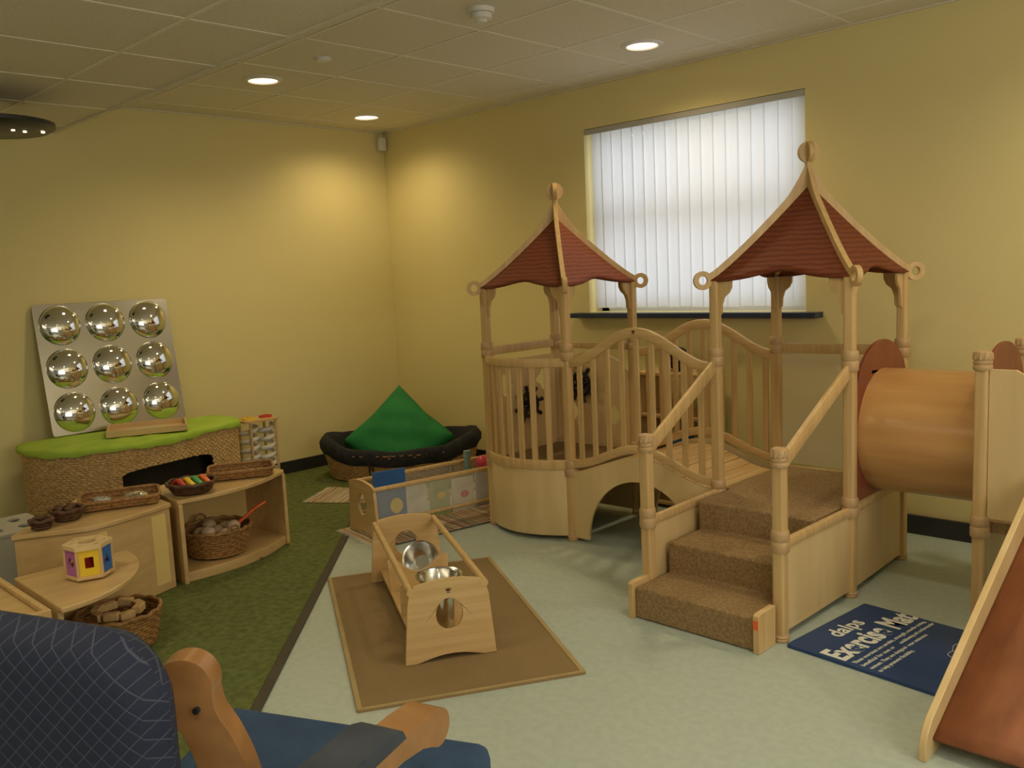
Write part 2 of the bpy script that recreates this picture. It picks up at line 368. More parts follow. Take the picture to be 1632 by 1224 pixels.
# ------------------------------------------------------------------ play structure
A_=Vector((2.36,-1.19,0));B_=Vector((2.95,-1.165,0));C_=Vector((2.93,-.54,0));D_=Vector((2.34,-.565,0))
E_=Vector((3.84,-1.11,0));F_=Vector((4.48,-1.09,0));G_=Vector((4.46,-.46,0));H_=Vector((3.82,-.48,0))
S1=Vector((3.86,-1.72,0));S2=Vector((4.47,-1.70,0))
T1=Vector((5.0,-1.08,0));T2=Vector((4.98,-.45,0));T3=Vector((5.64,-1.07,0));T4=Vector((5.62,-.44,0))
PS=thing("play_structure","light maple indoor climbing frame with two red-roofed towers, bridge and tunnel","climbing frame",(3.7,-.9,0))
def post(p,zt,upper=True):
    x,y=p.x,p.y; bm=B()
    prism(bm,rrect(x-.024,y-.024,x+.024,y+.024,.008,3),[],min(zt,1.06)-.02,FL((min(zt,1.06)+.02)/2))
    if upper: prism(bm,rrect(x-.022,y-.022,x+.022,y+.022,.008,3),[],zt-1.04,FL((zt+1.04)/2))
    o=part("post",PS,bm,maple,True)
    def ring(z0,z1,r=.034):
        part("post_collar",o,lathe(B(),[(r-.014,z0),(r-.003,z0),(r,z0+.006),(r,(z0+z1)/2-.005),(r-.003,(z0+z1)/2),(r,(z0+z1)/2+.005),(r,z1-.010),(r-.004,z1-.002),(r-.016,z1)],(x,y,0),20),collar,True)
    ring(0,.03,.033); ring(.36,.45,.036)
    if upper: ring(1.00,1.09,.036)
    else:
        ring(zt-.075,zt-.03,.035); bm=B()
        lathe(bm,[(.030,zt-.035),(.035,zt-.03),(.036,zt-.012),(.030,zt-.002),(0,zt+.004)],(x,y,0),20)
        for i in range(12):
            a=2*pi*i/12; cyl(bm,(x+.033*math.cos(a),y+.033*math.sin(a),zt-.032),(x+.031*math.cos(a),y+.031*math.sin(a),zt-.006),.006,.005,6)
        part("post_cap",o,bm,collar,True)
for p in (A_,B_,C_,D_,E_,F_,G_,H_): post(p,1.40)
for p in (S1,S2): post(p,.77,False)
for p in (T1,T2,T3,T4): post(p,1.10,False)
EXPN=1.15
def roof(cs,top):
    c=sum(cs,Vector())/4; za,ze=top-.19,1.40
    def hip(k,t): 
        v=cs[k]-c; q=c+v*(t*1.07); return Vector((q.x,q.y,ze+(za-ze)*(1-t)**EXPN))
    for k in range(4):
        bm=B(); n=14; V=[]
        for i in range(n+1):
            row=[]
            for j in range(n+1):
                s=j/n; tm=1-.12*math.sin(pi*s)**2+.02*math.sin(2*pi*s)**2; t=max(.02,(i/n)*tm)
                a=hip(k,t);b=hip((k+1)%4,t); row.append(bm.verts.new(a.lerp(b,s)))
            V.append(row)
        for i in range(n):
            for j in range(n): bm.faces.new((V[i][j],V[i][j+1],V[i+1][j+1],V[i+1][j]))
        o=part("roof_panel",PS,bm,roofm,True); m=o.modifiers.new("s","SOLIDIFY"); m.thickness=.012; m.offset=0
    for k in (0,1):
        d=cs[k]-c; L=d.length*1.07; bm=B(); M=PM((c.x,c.y,0),d,(0,0,1))
        up=[];lo=[]
        for i in range(19):
            t=i/18; zz=ze+(za-ze)*(1-t)**EXPN
            up.append((.014+(L-.014)*t,zz+.032+.05*max(0,1-t*5)**1.5)); lo.append((L*t,zz-.020))
        right=[(.016,top-.075)]+up+lo[::-1][:-1]
        outl=right+[(0,za-.04)]+[(-x,z) for x,z in reversed(right)]
        prism(bm,outl,[],.024,M)
        prism(bm,ell(0,top-.045,.049,.049,28),[],.0244,M)
        for s in (1,-1):
            cx=s*(L+.026); prism(bm,ell(cx,ze+.005,.044,.044,24),[ell(cx,ze+.005,.021,.021,20)],.0244,M)
        part("roof_rib",PS,bm,maple,True,bev=.003)
    for k in range(4):
        for q in (cs[(k+1)%4],cs[k-1]):
            bm=B(); d=(q-cs[k]).normalized(); M=PM((cs[k].x,cs[k].y,0),d,(0,0,1))
            pts=[(.012,1.23),(.026,1.235),(.036,1.25),(.038,1.29),(.050,1.325),(.075,1.345),(.088,1.37),(.09,1.40),(.012,1.40)]
            prism(bm,pts,[],.014,M)
            part("eave_bracket",PS,bm,maple,True,bev=.002)
roof([A_,B_,C_,D_],1.98); roof([E_,F_,G_,H_],2.02)
def hb(s): return .5-.5*math.cos(2*pi*s)
bm=B(); prism(bm,[(2.36,-1.17)]+[(2.36+.59*s,-1.18-.10*math.sin(pi*s)) for s in [i/12 for i in range(1,12)]]+[(2.95,-1.15),(2.93,-.55),(2.34,-.57)],[],.035,FL(.382)); part("carpeted_deck",PS,bm,brownc,True)
part("carpeted_deck",PS,box(B(),(4.15,-.78,.38),(.60,.60,.045)),brownc,True)
part("carpeted_deck",PS,box(B(),(5.31,-.76,.40),(.60,.60,.045)),brownc,True)
def bay(s,off=0): return A_+(B_-A_)*s+Vector((0,-(.12+off)*math.sin(pi*s)**.8,0))
SS=[i/28 for i in range(29)]
for nm,z,w,h in (("top_rail",.99,.030,.05),("bottom_rail",.425,.030,.055)):
    part(nm,PS,sweep(B(),[bay(s)+Vector((0,0,z)) for s in SS],w,h),maple,True)
part("curved_lower_panel",PS,sweep(B(),[bay(s)+Vector((0,0,.215)) for s in SS],.012,.375,rnd=.1),birch,True)
for s in (.08,.20,.33,.46,.59,.72,.85):
    p=bay(s); q=bay(s+.01)-bay(s-.01); a=math.atan2(q.y,q.x)
    part("baluster",PS,box(B(),(p.x,p.y,.705),(.034,.014,.54),a),maple,True,bev=.003)
def steering(c,xd):
    M=PM(c,xd,(0,0,1)); bm=B()
    def tr(p): return M@Vector(p)
    sweep(bm,[tr((.07*math.cos(a),.07*math.sin(a),0)) for a in [2*pi*i/32 for i in range(32)]],.020,.020,closed=True,up=M.to_3x3()@Vector((0,0,1)))
    for i in range(8):
        a=2*pi*i/8+.2; d=Vector((math.cos(a),math.sin(a),0)); cyl(bm,tr(d*.01),tr(d*.085),.009,.009,10); cyl(bm,tr(d*.085),tr(d*.118),.010,.014,10)
    cyl(bm,tr((0,0,-.03)),tr((0,0,.02)),.026,.026,18)
    return bm
M=YZ((2.35,-.88,0))
cloud=lambda cx,cy,s: [(cx+s*(1+.22*math.cos(4*a))*math.cos(a),cy+s*(1+.22*math.cos(4*a))*math.sin(a)) for a in [2*pi*i/32 for i in range(32)]]
bm=B(); prism(bm,rrect(-.285,.40,.285,.97,.03),[cloud(-.17,.82,.055),cloud(.17,.82,.055)],.014,M); o=part("wheel_panel",PS,bm,birch,True,bev=.002)
part("steering_wheel",o,steering((2.39,-.88,.68),(0,1,0)),blackp,True,label="black toy steering wheel")
part("top_rail",PS,sweep(B(),[A_+Vector((0,.02,1.035)),D_+Vector((0,-.02,1.035))],.028,.05),maple,True)
M=XZ((2.635,-.552,0))
bm=B(); prism(bm,[(-.28,.40),(.28,.40),(.28,.80)]+ell(.0,.82,.27,.16,20,0,pi,False)+[(-.28,.80)],[cloud(.15,.60,.05),cloud(-.17,.60,.05)],.014,M); o=part("wheel_panel",PS,bm,birch,True,bev=.002)
part("steering_wheel",o,steering((2.56,-.59,.78),(1,0,0)),blackp,True,label="black toy steering wheel")
part("top_rail",PS,sweep(B(),[D_+Vector((.02,0,1.02)),C_+Vector((-.02,0,1.02))],.028,.04),maple,True)
def lowpanel(p,q,z0=.03,z1=.375,m=birch,name="lower_panel"):
    d=(q-p); L=d.length; c=(p+q)/2
    bm=B(); prism(bm,rrect(-L/2+.024,z0,L/2-.024,z1,.01),[],.014,PM((c.x,c.y,0),d,(0,0,1))); return part(name,PS,bm,m,True,bev=.002)
for p,q in ((A_,D_),(C_,D_),(F_,G_),(H_,G_),(S2,F_),(S1,E_),(T1,T2)): lowpanel(p,q)
for p,q in ((F_,G_),(H_,G_),(S2,F_),(S1,E_),(A_,D_),(C_,D_),(T1,T2)):
    d=(q-p).normalized()*.03; part("side_rail",PS,sweep(B(),[p+d+Vector((0,0,.385)),q-d+Vector((0,0,.385))],.026,.04),maple,True)
def bx(s,y0,y1): return Vector((2.97+(3.82-2.97)*s,y0+(y1-y0)*s,0))
for yy0,yy1 in ((-1.165,-1.115),(-.54,-.48)):
    for nm,z,amp,w,h in (("bridge_top_rail",.99,.165,.026,.050),("bridge_bottom_rail",.435,.115,.026,.045)):
        part(nm,PS,sweep(B(),[bx(s,yy0,yy1)+Vector((0,0,z+amp*hb(s))) for s in SS],w,h),mapleX,True)
    for i in range(9):
        s=(i+.7)/9.4; p=bx(s,yy0,yy1); zl=.435+.115*hb(s); zh=.99+.165*hb(s)
        part("baluster",PS,box(B(),(p.x,p.y,(zl+zh)/2),(.032,.013,zh-zl)),maple,True,bev=.003)
    bm=B(); L=.85
    outl=[(0,.02),(.085,.02)]+[(L/2+.33*math.cos(a),.02+.36*math.sin(a)) for a in [pi-pi*i/24 for i in range(25)]]+[(L-.085,.02),(L,.02)]+[(L*s,.375+.115*hb(s)+.02) for s in reversed(SS)]
    d=bx(1,yy0,yy1)-bx(0,yy0,yy1); p=bx(0,yy0,yy1)
    prism(bm,outl,[],.016,PM((p.x,p.y,0),d,(0,0,1))); part("bridge_arch_panel",PS,bm,birch,True,bev=.002)
bm=B()
for i in range(13):
    s=(i+.5)/13; z=.375+.10*hb(s); sl=.10*pi*math.sin(2*pi*s)/.87
    box(bm,(2.97+.85*s,-.825,z),(.066,.58,.018),R=Matrix.Rotation(-math.atan(sl),4,'Y'))
part("bridge_deck",PS,bm,mapleY,True,bev=.002)
def emblem(parent,M,s,world=True):
    bm=B()
    for a in (-.6,0,.6):
        prism(bm,[(x*math.cos(a)+ (y)*math.sin(a),-x*math.sin(a)+y*math.cos(a)) for x,y in ell(0,s*.8,s*.22,s*.5,12)],[],.0015,M)
    prism(bm,[(-s*.06,-s*.2),(s*.06,-s*.2),(s*.06,s*.9),(-s*.06,s*.9)],[],.0015,M)
    prism(bm,[(-s*.6,-s*.2),(s*.6,-s*.2),(s*.6,-s*.1),(-s*.6,-s*.1)],[],.0015,M)
    part("maker_emblem",parent,bm,markm,world,label="small brown leaf emblem")
emblem(PS,XZ((3.39,-1.1545,1.150)),.014)
d=G_-H_; bm=B(); prism(bm,rrect(.03,.42,d.length-.03,1.0,.02),[],.005,PM((H_.x,H_.y,0),d,(0,0,1))); part("clear_panel",PS,bm,glassm,True,label="clear acrylic guard panel")
part("top_rail",PS,sweep(B(),[H_+Vector((.02,0,1.03)),G_+Vector((-.02,0,1.03))],.026,.05),maple,True)
def tunnelpanel(xc,yc,th=.016):
    bm=B(); r=.268
    outl=[(-.285,.42),(.285,.42),(.285,.86)]+ell(0,.86,.285,.25,24,0,pi,False)+[(-.285,.86)]
    prism(bm,outl,[ell(0,.705,r,r,40)],th,YZ((xc,yc,0))); return part("tunnel_end_panel",PS,bm,cherry,True,bev=.002)
tunnelpanel(4.488,-.775); tunnelpanel(4.985,-.765)
M=Matrix.Rotation(pi/2,4,'Y'); bm=B()
lathe(bm,[(.262,0),(.276,0),(.276,.49),(.262,.49),(.262,0)],(4.49,-.775,.705),56,M); part("tunnel",PS,bm,tubewood,True,label="bent plywood crawl-through tunnel")
x0,x1=3.885,4.445
bm=B()
prof=[(-1.86,.0),(-1.86,.135),(-1.61,.135),(-1.61,.27),(-1.36,.27),(-1.36,.402),(-1.07,.402),(-1.07,0.0)]
prism(bm,[(y,z+.001) for y,z in prof],[],x1-x0,PM(((x0+x1)/2,0,0),(0,1,0),(0,0,1))); part("carpeted_stairs",PS,bm,brownc,True,bev=.010)
for x,nm in ((x0-.014,1),(x1+.014,2)):
    bm=B(); prism(bm,[(-1.875,0),(-1.875,.15),(-1.86,.158),(-1.745,.158),(-1.745,0)],[],.026,PM((x,0,0),(0,1,0),(0,0,1))); o=part("stair_side_block",PS,bm,maple,True,bev=.003)
    if nm==2: part("warning_sticker",o,box(B(),(x+.0,-1.877,.115),(.020,.003,.035)),orangep,True)
for p,q in ((S1,E_),(S2,F_)):
    part("handrail",PS,sweep(B(),[p+Vector((0,.01,.70)),q+Vector((0,-.02,1.0))],.020,.062),maple,True,bev=.002)
# slide
YL=1.10
def slz(y):
    t=max(0,min(1,(-1.08-y)/YL)); return .48*(1-t)+.055
ys=[-1.08-YL*i/20 for i in range(21)]
bm=B(); V=[[bm.verts.new((x,y,slz(y))) for x in (5.20,5.64)] for y in ys]
for i in range(20): bm.faces.new((V[i][0],V[i][1],V[i+1][1],V[i+1][0]))
o=part("slide_bed",PS,bm,slidewood,True,label="red-brown wooden slide chute"); m=o.modifiers.new("s","SOLIDIFY"); m.thickness=.012
for x in (5.195,5.652):
    bm=B(); outl=[(y,slz(y)+.105-.045*(-1.08-y)/YL) for y in ys]+[(-2.215,.085),(-2.235,.05),(-2.235,.0),(-2.10,.0)]+[(y,max(.0,slz(y)-.09)) for y in reversed(ys) if y>-2.05]
    prism(bm,outl,[],.022,YZ((x,0,0))); part("slide_side_rail",PS,bm,birch,True,bev=.003)
bm=B(); prism(bm,[(5.025,.44),(5.19,.44),(5.19,.95),(5.17,1.0),(5.12,1.03),(5.025,1.03)],[],.014,XZ((0,-1.08,0))); part("slide_guard_panel",PS,bm,birch,True,bev=.002)
# ------------------------------------------------------------------ exercise mat
EM=thing("exercise_mat","navy blue foam exercise mat printed with cream lettering on floor","mat",(4.515,-1.745,.0),math.radians(-6))
part("mat_pad",EM,(lambda b:prism(b,rrect(0,0,.62,.585,.01),[],.012,FL(.007)))(B()),navy,bev=.002)
def text(parent,s,size,x,y,rz,z,mat,bold=0.0,name="lettering",wfit=None):
    c=bpy.data.curves.new("t","FONT"); c.body=s; c.size=size; c.extrude=.0006; c.offset=bold; c.space_character=1.04
    o=bpy.data.objects.new("t",c); COL.objects.link(o); bpy.context.view_layer.update()
    me=bpy.data.meshes.new_from_object(o.evaluated_get(bpy.context.evaluated_depsgraph_get()))
    bpy.data.objects.remove(o)
    if wfit:
        w=max(v.co.x for v in me.vertices)-min(v.co.x for v in me.vertices); me.transform(Matrix.Diagonal((wfit/w,1,1,1)))
    me.transform(Matrix.Translation((x,y,z))@Matrix.Rotation(rz,4,'Z')); me.materials.clear(); me.materials.append(mat)
    o=bpy.data.objects.new(name,me); COL.objects.link(o); o.parent=parent; return o
z=.0145
text(EM,"dalps",.095,.112,.19,pi/2,z,letter,.0018)
text(EM,"Exercise Mat",.142,.234,.010,pi/2,z,letter,.0045,wfit=.565)
for i,(l,wf) in enumerate((("These exercises are aerobic, strength, muscle toning,",.54),("beneficial for men or",.23),("women. They are designed",.26),("to help promote flexibility.",.25))):
    text(EM,l,.0235,.276+i*.032,.02,pi/2,z,letter,.0002,wfit=wf)
for i,(l,wf) in enumerate((("conditioning and cardiovascular",.27),("wear endurance.",.15))):
    text(EM,l,.0235,.276+(i+1)*.032,.295,pi/2,z,letter,.0002,wfit=wf)
def lineart(P,w=.0018): 
    return sweep(B(),smoothpath([(x,y,z) for x,y in P],6,False),w,.001)
for P in ([(.50,.30),(.47,.32),(.47,.36),(.50,.38),(.52,.35),(.50,.30)],[(.47,.36),(.45,.42),(.48,.47),(.53,.48)],[(.50,.38),(.52,.44),(.57,.42),(.58,.36)],[(.48,.47),(.46,.51),(.50,.54)],[(.55,.30),(.58,.36),(.56,.42),(.59,.50)]):
    part("line_drawing",EM,lineart(P),letter)
# ------------------------------------------------------------------ rugs
rg=thing("woven_rug","brown woven rectangular rug with tan binding on vinyl floor","rug",(3.22,-2.40,0),math.radians(-30.3))
part("rug_field",rg,(lambda b:prism(b,rrect(-.73,-.42,.73,.42,.008),[],.008,FL(.004)))(B()),rugm)
part("rug_binding",rg,(lambda b:sweep(b,[(-.72,-.41,.006),(.72,-.41,.006),(.72,.41,.006),(-.72,.41,.006)],.022,.011,closed=True))(B()),rugedge)
def striped(loc,rz,w,h,lab):
    bm=B(); nx,ny=24,16; V=[[bm.verts.new((-w/2+w*i/nx,-h/2+h*j/ny,.010+.003*math.sin(i*1.3)*math.sin(j*.9))) for j in range(ny+1)] for i in range(nx+1)]
    for i in range(nx):
        for j in range(ny): bm.faces.new((V[i][j],V[i+1][j],V[i+1][j+1],V[i][j+1]))
    o=thing("rag_rug",lab,"rug",loc,rz)
    part("rug_body",o,bm,stripem)
    bm=B()
    for i in range(44):
        for sx in (-1,1):
            y=-h/2+h*(i+.5)/44; x=sx*w/2; cyl(bm,(x,y,.01),(x+sx*(.03+random.random()*.015),y+random.uniform(-.008,.008),.009),.0022,.0012,5)
    f=part("fringe",o,bm,noisy("cream_fringe",(.6,.55,.42),(.7,.64,.5))); f["kind"]="stuff"
striped((2.045,-1.33,.0),math.radians(80),1.12,.50,"striped multicoloured rag rug beneath wooden book rack")
striped((1.16,-1.22,.0),math.radians(32),.75,.42,"striped multicoloured rag rug in front of wicker dog basket")
# ------------------------------------------------------------------ racks
def rackend(bm,x,th=.018):
    outl=[(-.18,.0),(-.15,.0)]+[(-.13+.26*i/10,.0+.022*math.sin(pi*i/10)) for i in range(11)]+[(.15,.0),(.18,.0),(.175,.06),(.160,.24),(.150,.28),(.13,.305)]+[(.13-.26*i/8,.305+.016*math.sin(pi*i/8)) for i in range(1,8)]+[(-.13,.305),(-.150,.28),(-.160,.24),(-.175,.06)]
    prism(bm,outl,[ell(0,.180,.053,.064,28)],th,PM((x,0,0),(0,1,0),(0,0,1))); return bm
def rack(loc,rz,lab,L=1.0):
    e=thing("toy_rack",lab,"toy rack",loc,rz)
    for s in (-1,1): part("end_panel",e,rackend(B(),s*L/2),mapleY,bev=.004)
    for s in (-1,1): part("dowel_rail",e,cyl(B(),(-L/2-.01,s*.146,.285),(L/2+.01,s*.146,.285),.014),maple)
    return e
rk0=(3.14,-2.39,.010); rr=math.radians(-29.5)
RK=rack(rk0,rr,"low maple rack with dowel rails holding steel bowls on brown rug")
for x in (-.17,.17):
    bm=B(); outl=[(-.135,.05),(.135,.05),(.14,.20)]+[(.11-.22*i/12,.215-.075*math.sin(pi*i/12)) for i in range(13)]+[(-.14,.20)]
    prism(bm,outl,[],.014,PM((x,0,0),(0,1,0),(0,0,1))); part("cradle_divider",RK,bm,mapleY,bev=.003)
part("base_board",RK,box(B(),(0,0,.055),(.98,.27,.012)),mapleX,bev=.002)
emblem(RK,PM((.5095,0,.268),(0,1,0),(0,0,1)),.014,False)
def bowlmesh(r=.105,h=.08):
    return lathe(B(),[(0,0),(r*.45,0),(r*.8,h*.4),(r,h),(r*1.08,h+.003),(r*1.08,h),(r*.97,h-.004),(r*.76,h*.4),(r*.42,.005),(0,.005)],seg=40)
def atloc(base,rz,p): 
    v=Matrix.Rotation(rz,4,'Z')@Vector(p); return (base[0]+v.x,base[1]+v.y,base[2]+v.z)
single("steel_bowl",bowlmesh(.088,.085),steel,"shiny stainless steel bowl sitting in low maple rack","bowl",atloc(rk0,rr,(.33,0,.194)),0)
o=single("steel_bowl",bowlmesh(.080,.06),steel,"shiny steel bowl tilted on its side in maple rack","bowl",atloc(rk0,rr,(-.31,.045,.130)),0); o.rotation_euler=(math.radians(30),math.radians(48),math.radians(-10))
single("steel_cylinder",lathe(B(),[(0,0),(.055,0),(.055,.13),(.050,.13),(.050,.004),(0,.004)],seg=32),steel,"polished steel canister standing in low maple rack","canister",atloc(rk0,rr,(.33,0,.062)),0)
bk0=(2.00,-1.37,.014); br=math.radians(80)
BK=rack(bk0,br,"maple book rack with clear pockets and picture books on striped rug",.92)
for s in (-1,1): 
    part("lower_rail",BK,cyl(B(),(-.46,s*.15,.09),(.46,s*.15,.09),.010),maple)
    part("clear_pocket",BK,box(B(),(0,s*.148,.185),(.90,.002,.19)),vinylc)
bookc=[((.02,.11,.36),.20,.33,"blue"),((.75,.72,.60),.15,.22,"cream"),((.42,.50,.20),.14,.24,"pale green"),((.75,.70,.55),.15,.20,"white"),((.50,.55,.62),.14,.23,"pale blue")]
for i,(c,w_,h_,nm) in enumerate(bookc):
    m=noisy("book_cover_"+nm.replace(" ","_"),tuple(k*.8 for k in c),tuple(min(1,k*1.1) for k in c),scale=(9,9,9),detail=1,rough=.4)
    x=-.335+i*.165; b=thing("picture_book",nm+" illustrated picture book standing in clear rack pocket","book",atloc(bk0,br,(x,-.10,.035)),br+.06*(i%3-1),group="picture books in rack")
    part("cover",b,box(B(),(0,0,h_/2+.01),(w_,.012,h_)),m,bev=.001)
    if i in (0,2,3):
        part("cover_picture",b,(lambda q:prism(q,ell(.01,h_*.55,.030,.022,16) if i else ell(.035,h_*.38,.040,.045,16),[],.001,PM((0,-.007,0),(1,0,0),(0,0,1))))(B()),yellowp if i%2==0 else redp)
single("toy_ball",lathe(B(),[(.045*math.sin(pi*i/12),.045-.045*math.cos(pi*i/12)) for i in range(13)],seg=24),noisy("pink_toy",(.65,.05,.12),(.7,.07,.15),rough=.3),"glossy pink ball resting on top of rack","ball",atloc(bk0,br,(.37,-.02,.25)))
bm=B(); 
for k in range(5): cyl(bm,(0,0,.03*k),(0,0,.03*k+.03),.022-.002*(k%2),.022,16)
single("stacking_tube",bm,noisy("teal_toy",(.05,.35,.38),(.4,.3,.3),scale=(30,30,30),rough=.3),"translucent coloured toy tube standing at end of rack","toy",atloc(bk0,br,(.30,.05,.22)))
# ------------------------------------------------------------------ dog basket and pillow
DB=thing("dog_basket","large oval wicker dog basket with black padded liner in room corner","basket",(.80,-.64,0),math.radians(44.5))
path=[(.53*math.cos(a)*(1.0),.31*math.sin(a)) for a in [2*pi*i/120 for i in range(120)]]
bm=B(); wicker(bm,path,.012,.22,row=.016,stake=.028,amp=.0045,flare=.05); part("wicker_body",DB,bm,wickm)
def rimz(a): return .225+.085*abs(math.cos(a))**3+ .05*max(0,math.sin(a))
bm=B(); seg=72; rows=[]
for f,(k,dz) in enumerate(((1.13,-.095),(1.17,-.06),(1.175,-.015),(1.13,.015),(1.05,.02),(.98,-.015),(.93,-.07),(.86,-.14))):
    ring=[]
    for i in range(seg):
        a=2*pi*i/seg; w=.005*math.sin(a*17+f)
        ring.append(bm.verts.new(((.52*k+w)*math.cos(a),(.31*k+w)*math.sin(a),max(.05,rimz(a)+dz+.006*math.sin(a*9)))))
    rows.append(ring)
for r in range(len(rows)-1):
    for i in range(seg): bm.faces.new((rows[r][i],rows[r][(i+1)%seg],rows[r+1][(i+1)%seg],rows[r+1][i]))
bm.faces.new(rows[-1]); part("padded_liner",DB,bm,blackf,smooth=80)
for a in (-1.9,-.9):
    x,y=.60*math.cos(a),.372*math.sin(a); z0=rimz(a)-.06
    for dx in (0,.02):
        part("tie_strap",DB,cyl(B(),(x+dx,y,z0),(x*1.0+dx*1.6,y*.985,z0-.12),.007,.005,8),blackf)
bm=B(); n=26; S=.62
def pil(i,j,sg):
    u=i/n*2-1; v=j/n*2-1; t=.12*((1-u**4)*(1-v**4))**.5
    pin=1-.07*((1-abs(u))*abs(v)+(1-abs(v))*abs(u))
    return Vector((u*S/2*pin,v*S/2*pin,sg*t+.006*math.sin(u*9+v*7)*(1-u*u)*(1-v*v)))
R=Matrix.Rotation(pi/4,4,'Z')
for sg in (1,-1):
    V=[[bm.verts.new(R@pil(i,j,sg)) for j in range(n+1)] for i in range(n+1)]
    for i in range(n):
        for j in range(n): bm.faces.new((V[i][j],V[i+1][j],V[i+1][j+1],V[i][j+1]))
bmesh.ops.remove_doubles(bm,verts=bm.verts,dist=1e-4)
o=single("cushion",bm,greenf,"plain green square cushion standing on its corner in basket","cushion",(.73,-.60,.26),0,smooth=70); 
o.rotation_euler=(math.radians(64),math.radians(0),math.radians(44.5))
# ------------------------------------------------------------------ wicker bench etc
bp=[(.13,-2.98),(.13,-2.4),(.16,-1.90),(.32,-1.80),(.54,-1.84),(.63,-2.05),(.73,-2.33),(.78,-2.62),(.68,-2.92),(.45,-3.08),(.24,-3.09)]
BN=thing("wicker_bench","curved wicker den bench with lime green cushion top against wall","bench",(.5,-2.45,0))
path=smoothpath([(x,y,0) for x,y in bp],12); bm=B()
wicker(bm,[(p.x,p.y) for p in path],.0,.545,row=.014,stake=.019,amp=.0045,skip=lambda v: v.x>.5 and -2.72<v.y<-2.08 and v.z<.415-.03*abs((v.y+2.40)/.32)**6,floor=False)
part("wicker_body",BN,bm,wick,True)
part("den_shade_block",BN,(lambda b:prism(b,[(x*.6+.12,-2.42+(y+2.42)*.7) for x,y in bp],[],.48,FL(.25)))(B()),noisy("den_shade_dark",(.03,.024,.018),(.045,.036,.026),rough=.9),True)  # dark solid block stands in for the shade inside the hollow den
part("rim_braid",BN,sweep(B(),[(p.x,p.y,.545) for p in path[::2]],.022,.022,closed=True,rnd=.45),wick,True)
cpath=[Vector((.45+(p.x-.45)*1.05,-2.45+(p.y+2.45)*1.03,0)) for p in path]
bm=B(); rows=[]
for k,z in ((1.01,.538),(1.018,.552),(1.01,.570),(.985,.580),(.9,.584),(.6,.586),(.3,.587)):
    rows.append([bm.verts.new((.45+(p.x-.45)*k,-2.45+(p.y+2.45)*k,z+(.004*math.sin(i*.9)+.008*math.sin(i*.23) if z<.56 else .003*math.sin(i*.5)))) for i,p in enumerate(cpath)])
for r in range(len(rows)-1):
    m=len(rows[r])
    for i in range(m): bm.faces.new((rows[r][i],rows[r][(i+1)%m],rows[r+1][(i+1)%m],rows[r+1][i]))
bm.faces.new(rows[-1]); part("seat_cushion",BN,bm,limef,True,smooth=60)
MR=thing("bubble_mirror_panel","square silver mirror panel with nine convex bubbles leaning on wall","mirror",(.165,-2.45,.592))
tilt=math.atan2(.14,.82); R=Matrix.Rotation(-tilt,4,'Y')
M=R@PM((0,0,0),(0,1,0),(0,0,1))
bm=B(); prism(bm,rrect(-.435,0,.435,.84,.02),[],.008,M); part("backplate",MR,bm,mirrorp,bev=.002)
for i in range(3):
    for j in range(3):
        cy=-.285+.285*i; cz=.14+.28*j; bm=B(); rr_=.128; prof=[(rr_*math.cos(t),.050*math.sin(t)) for t in [pi/2*k/10 for k in range(11)]]
        c=R@Vector((.004,cy,cz)); lathe(bm,prof,c,40,R.to_3x3()@Matrix.Rotation(pi/2,3,'Y')); part("mirror_bubble",MR,bm,mirror,smooth=89)
def tray(loc,rz,lx,ly,h,lab,m,name="tray",th=.012):
    e=thing(name,lab,"tray",loc,rz)
    part("base",e,box(B(),(0,0,.005),(lx,ly,.008)),m)
    a,b_=lx/2+th/2,ly/2+th/2
    part("rim",e,(lambda b:prism(b,[(-a,-b_),(a,-b_),(a,b_),(-a,b_)],[[(-a+th,-b_+th),(a-th,-b_+th),(a-th,b_-th),(-a+th,b_-th)]],h,FL(h/2)))(B()),m,bev=.002); return e
tray((.48,-2.42,.592),math.radians(66),.46,.32,.040,"shallow light wooden tray on lime green bench cushion",mapleX)
single("picture_card",(lambda b:prism(b,rrect(-.11,-.07,.11,.07,.01),[],.003,FL(.004)))(B()),noisy("leaf_print_card",(.5,.5,.2),(.65,.6,.4),scale=(30,30,30)),"printed leaf picture card lying in wooden tray","card",(.48,-2.42,.603),math.radians(66))
# ball run tower
MT=thing("ball_run_tower","white spiral tube ball run with wooden top and rings","toy",(.27,-1.53,.008))
for dx,dy in ((-.08,-.10),(.08,-.10),(.08,.10),(-.08,.10)): part("corner_post",MT,cyl(B(),(dx,dy,0),(dx,dy,.50),.010),mapleY)
for c in ((0,-.07),(0,.07)):
    bm=B(); pts=[(c[0]+.055*math.cos(t),c[1]+.055*math.sin(t),.04+t*.0105) for t in [k*.25 for k in range(160)]]
    sweep(bm,pts,.034,.030,rnd=.45); part("spiral_tube",MT,bm,white,label="white coiled tube")
part("top_board",MT,(lambda b:prism(b,rrect(-.10,-.14,.10,.14,.05),[],.016,FL(.505)))(B()),mapleY,bev=.002)
part("base_board",MT,(lambda b:prism(b,rrect(-.11,-.15,.11,.15,.05),[],.016,FL(.010)))(B()),mapleY,bev=.002)
for c,m in (((0,-.07),yellowp),((0,.07),redp)):
    part("hole_ring",MT,lathe(B(),[(.028,.513),(.048,.513),(.046,.526),(.030,.526),(.028,.513)],(c[0],c[1],0),24),m,label="yellow ring" if m is yellowp else "red ring")
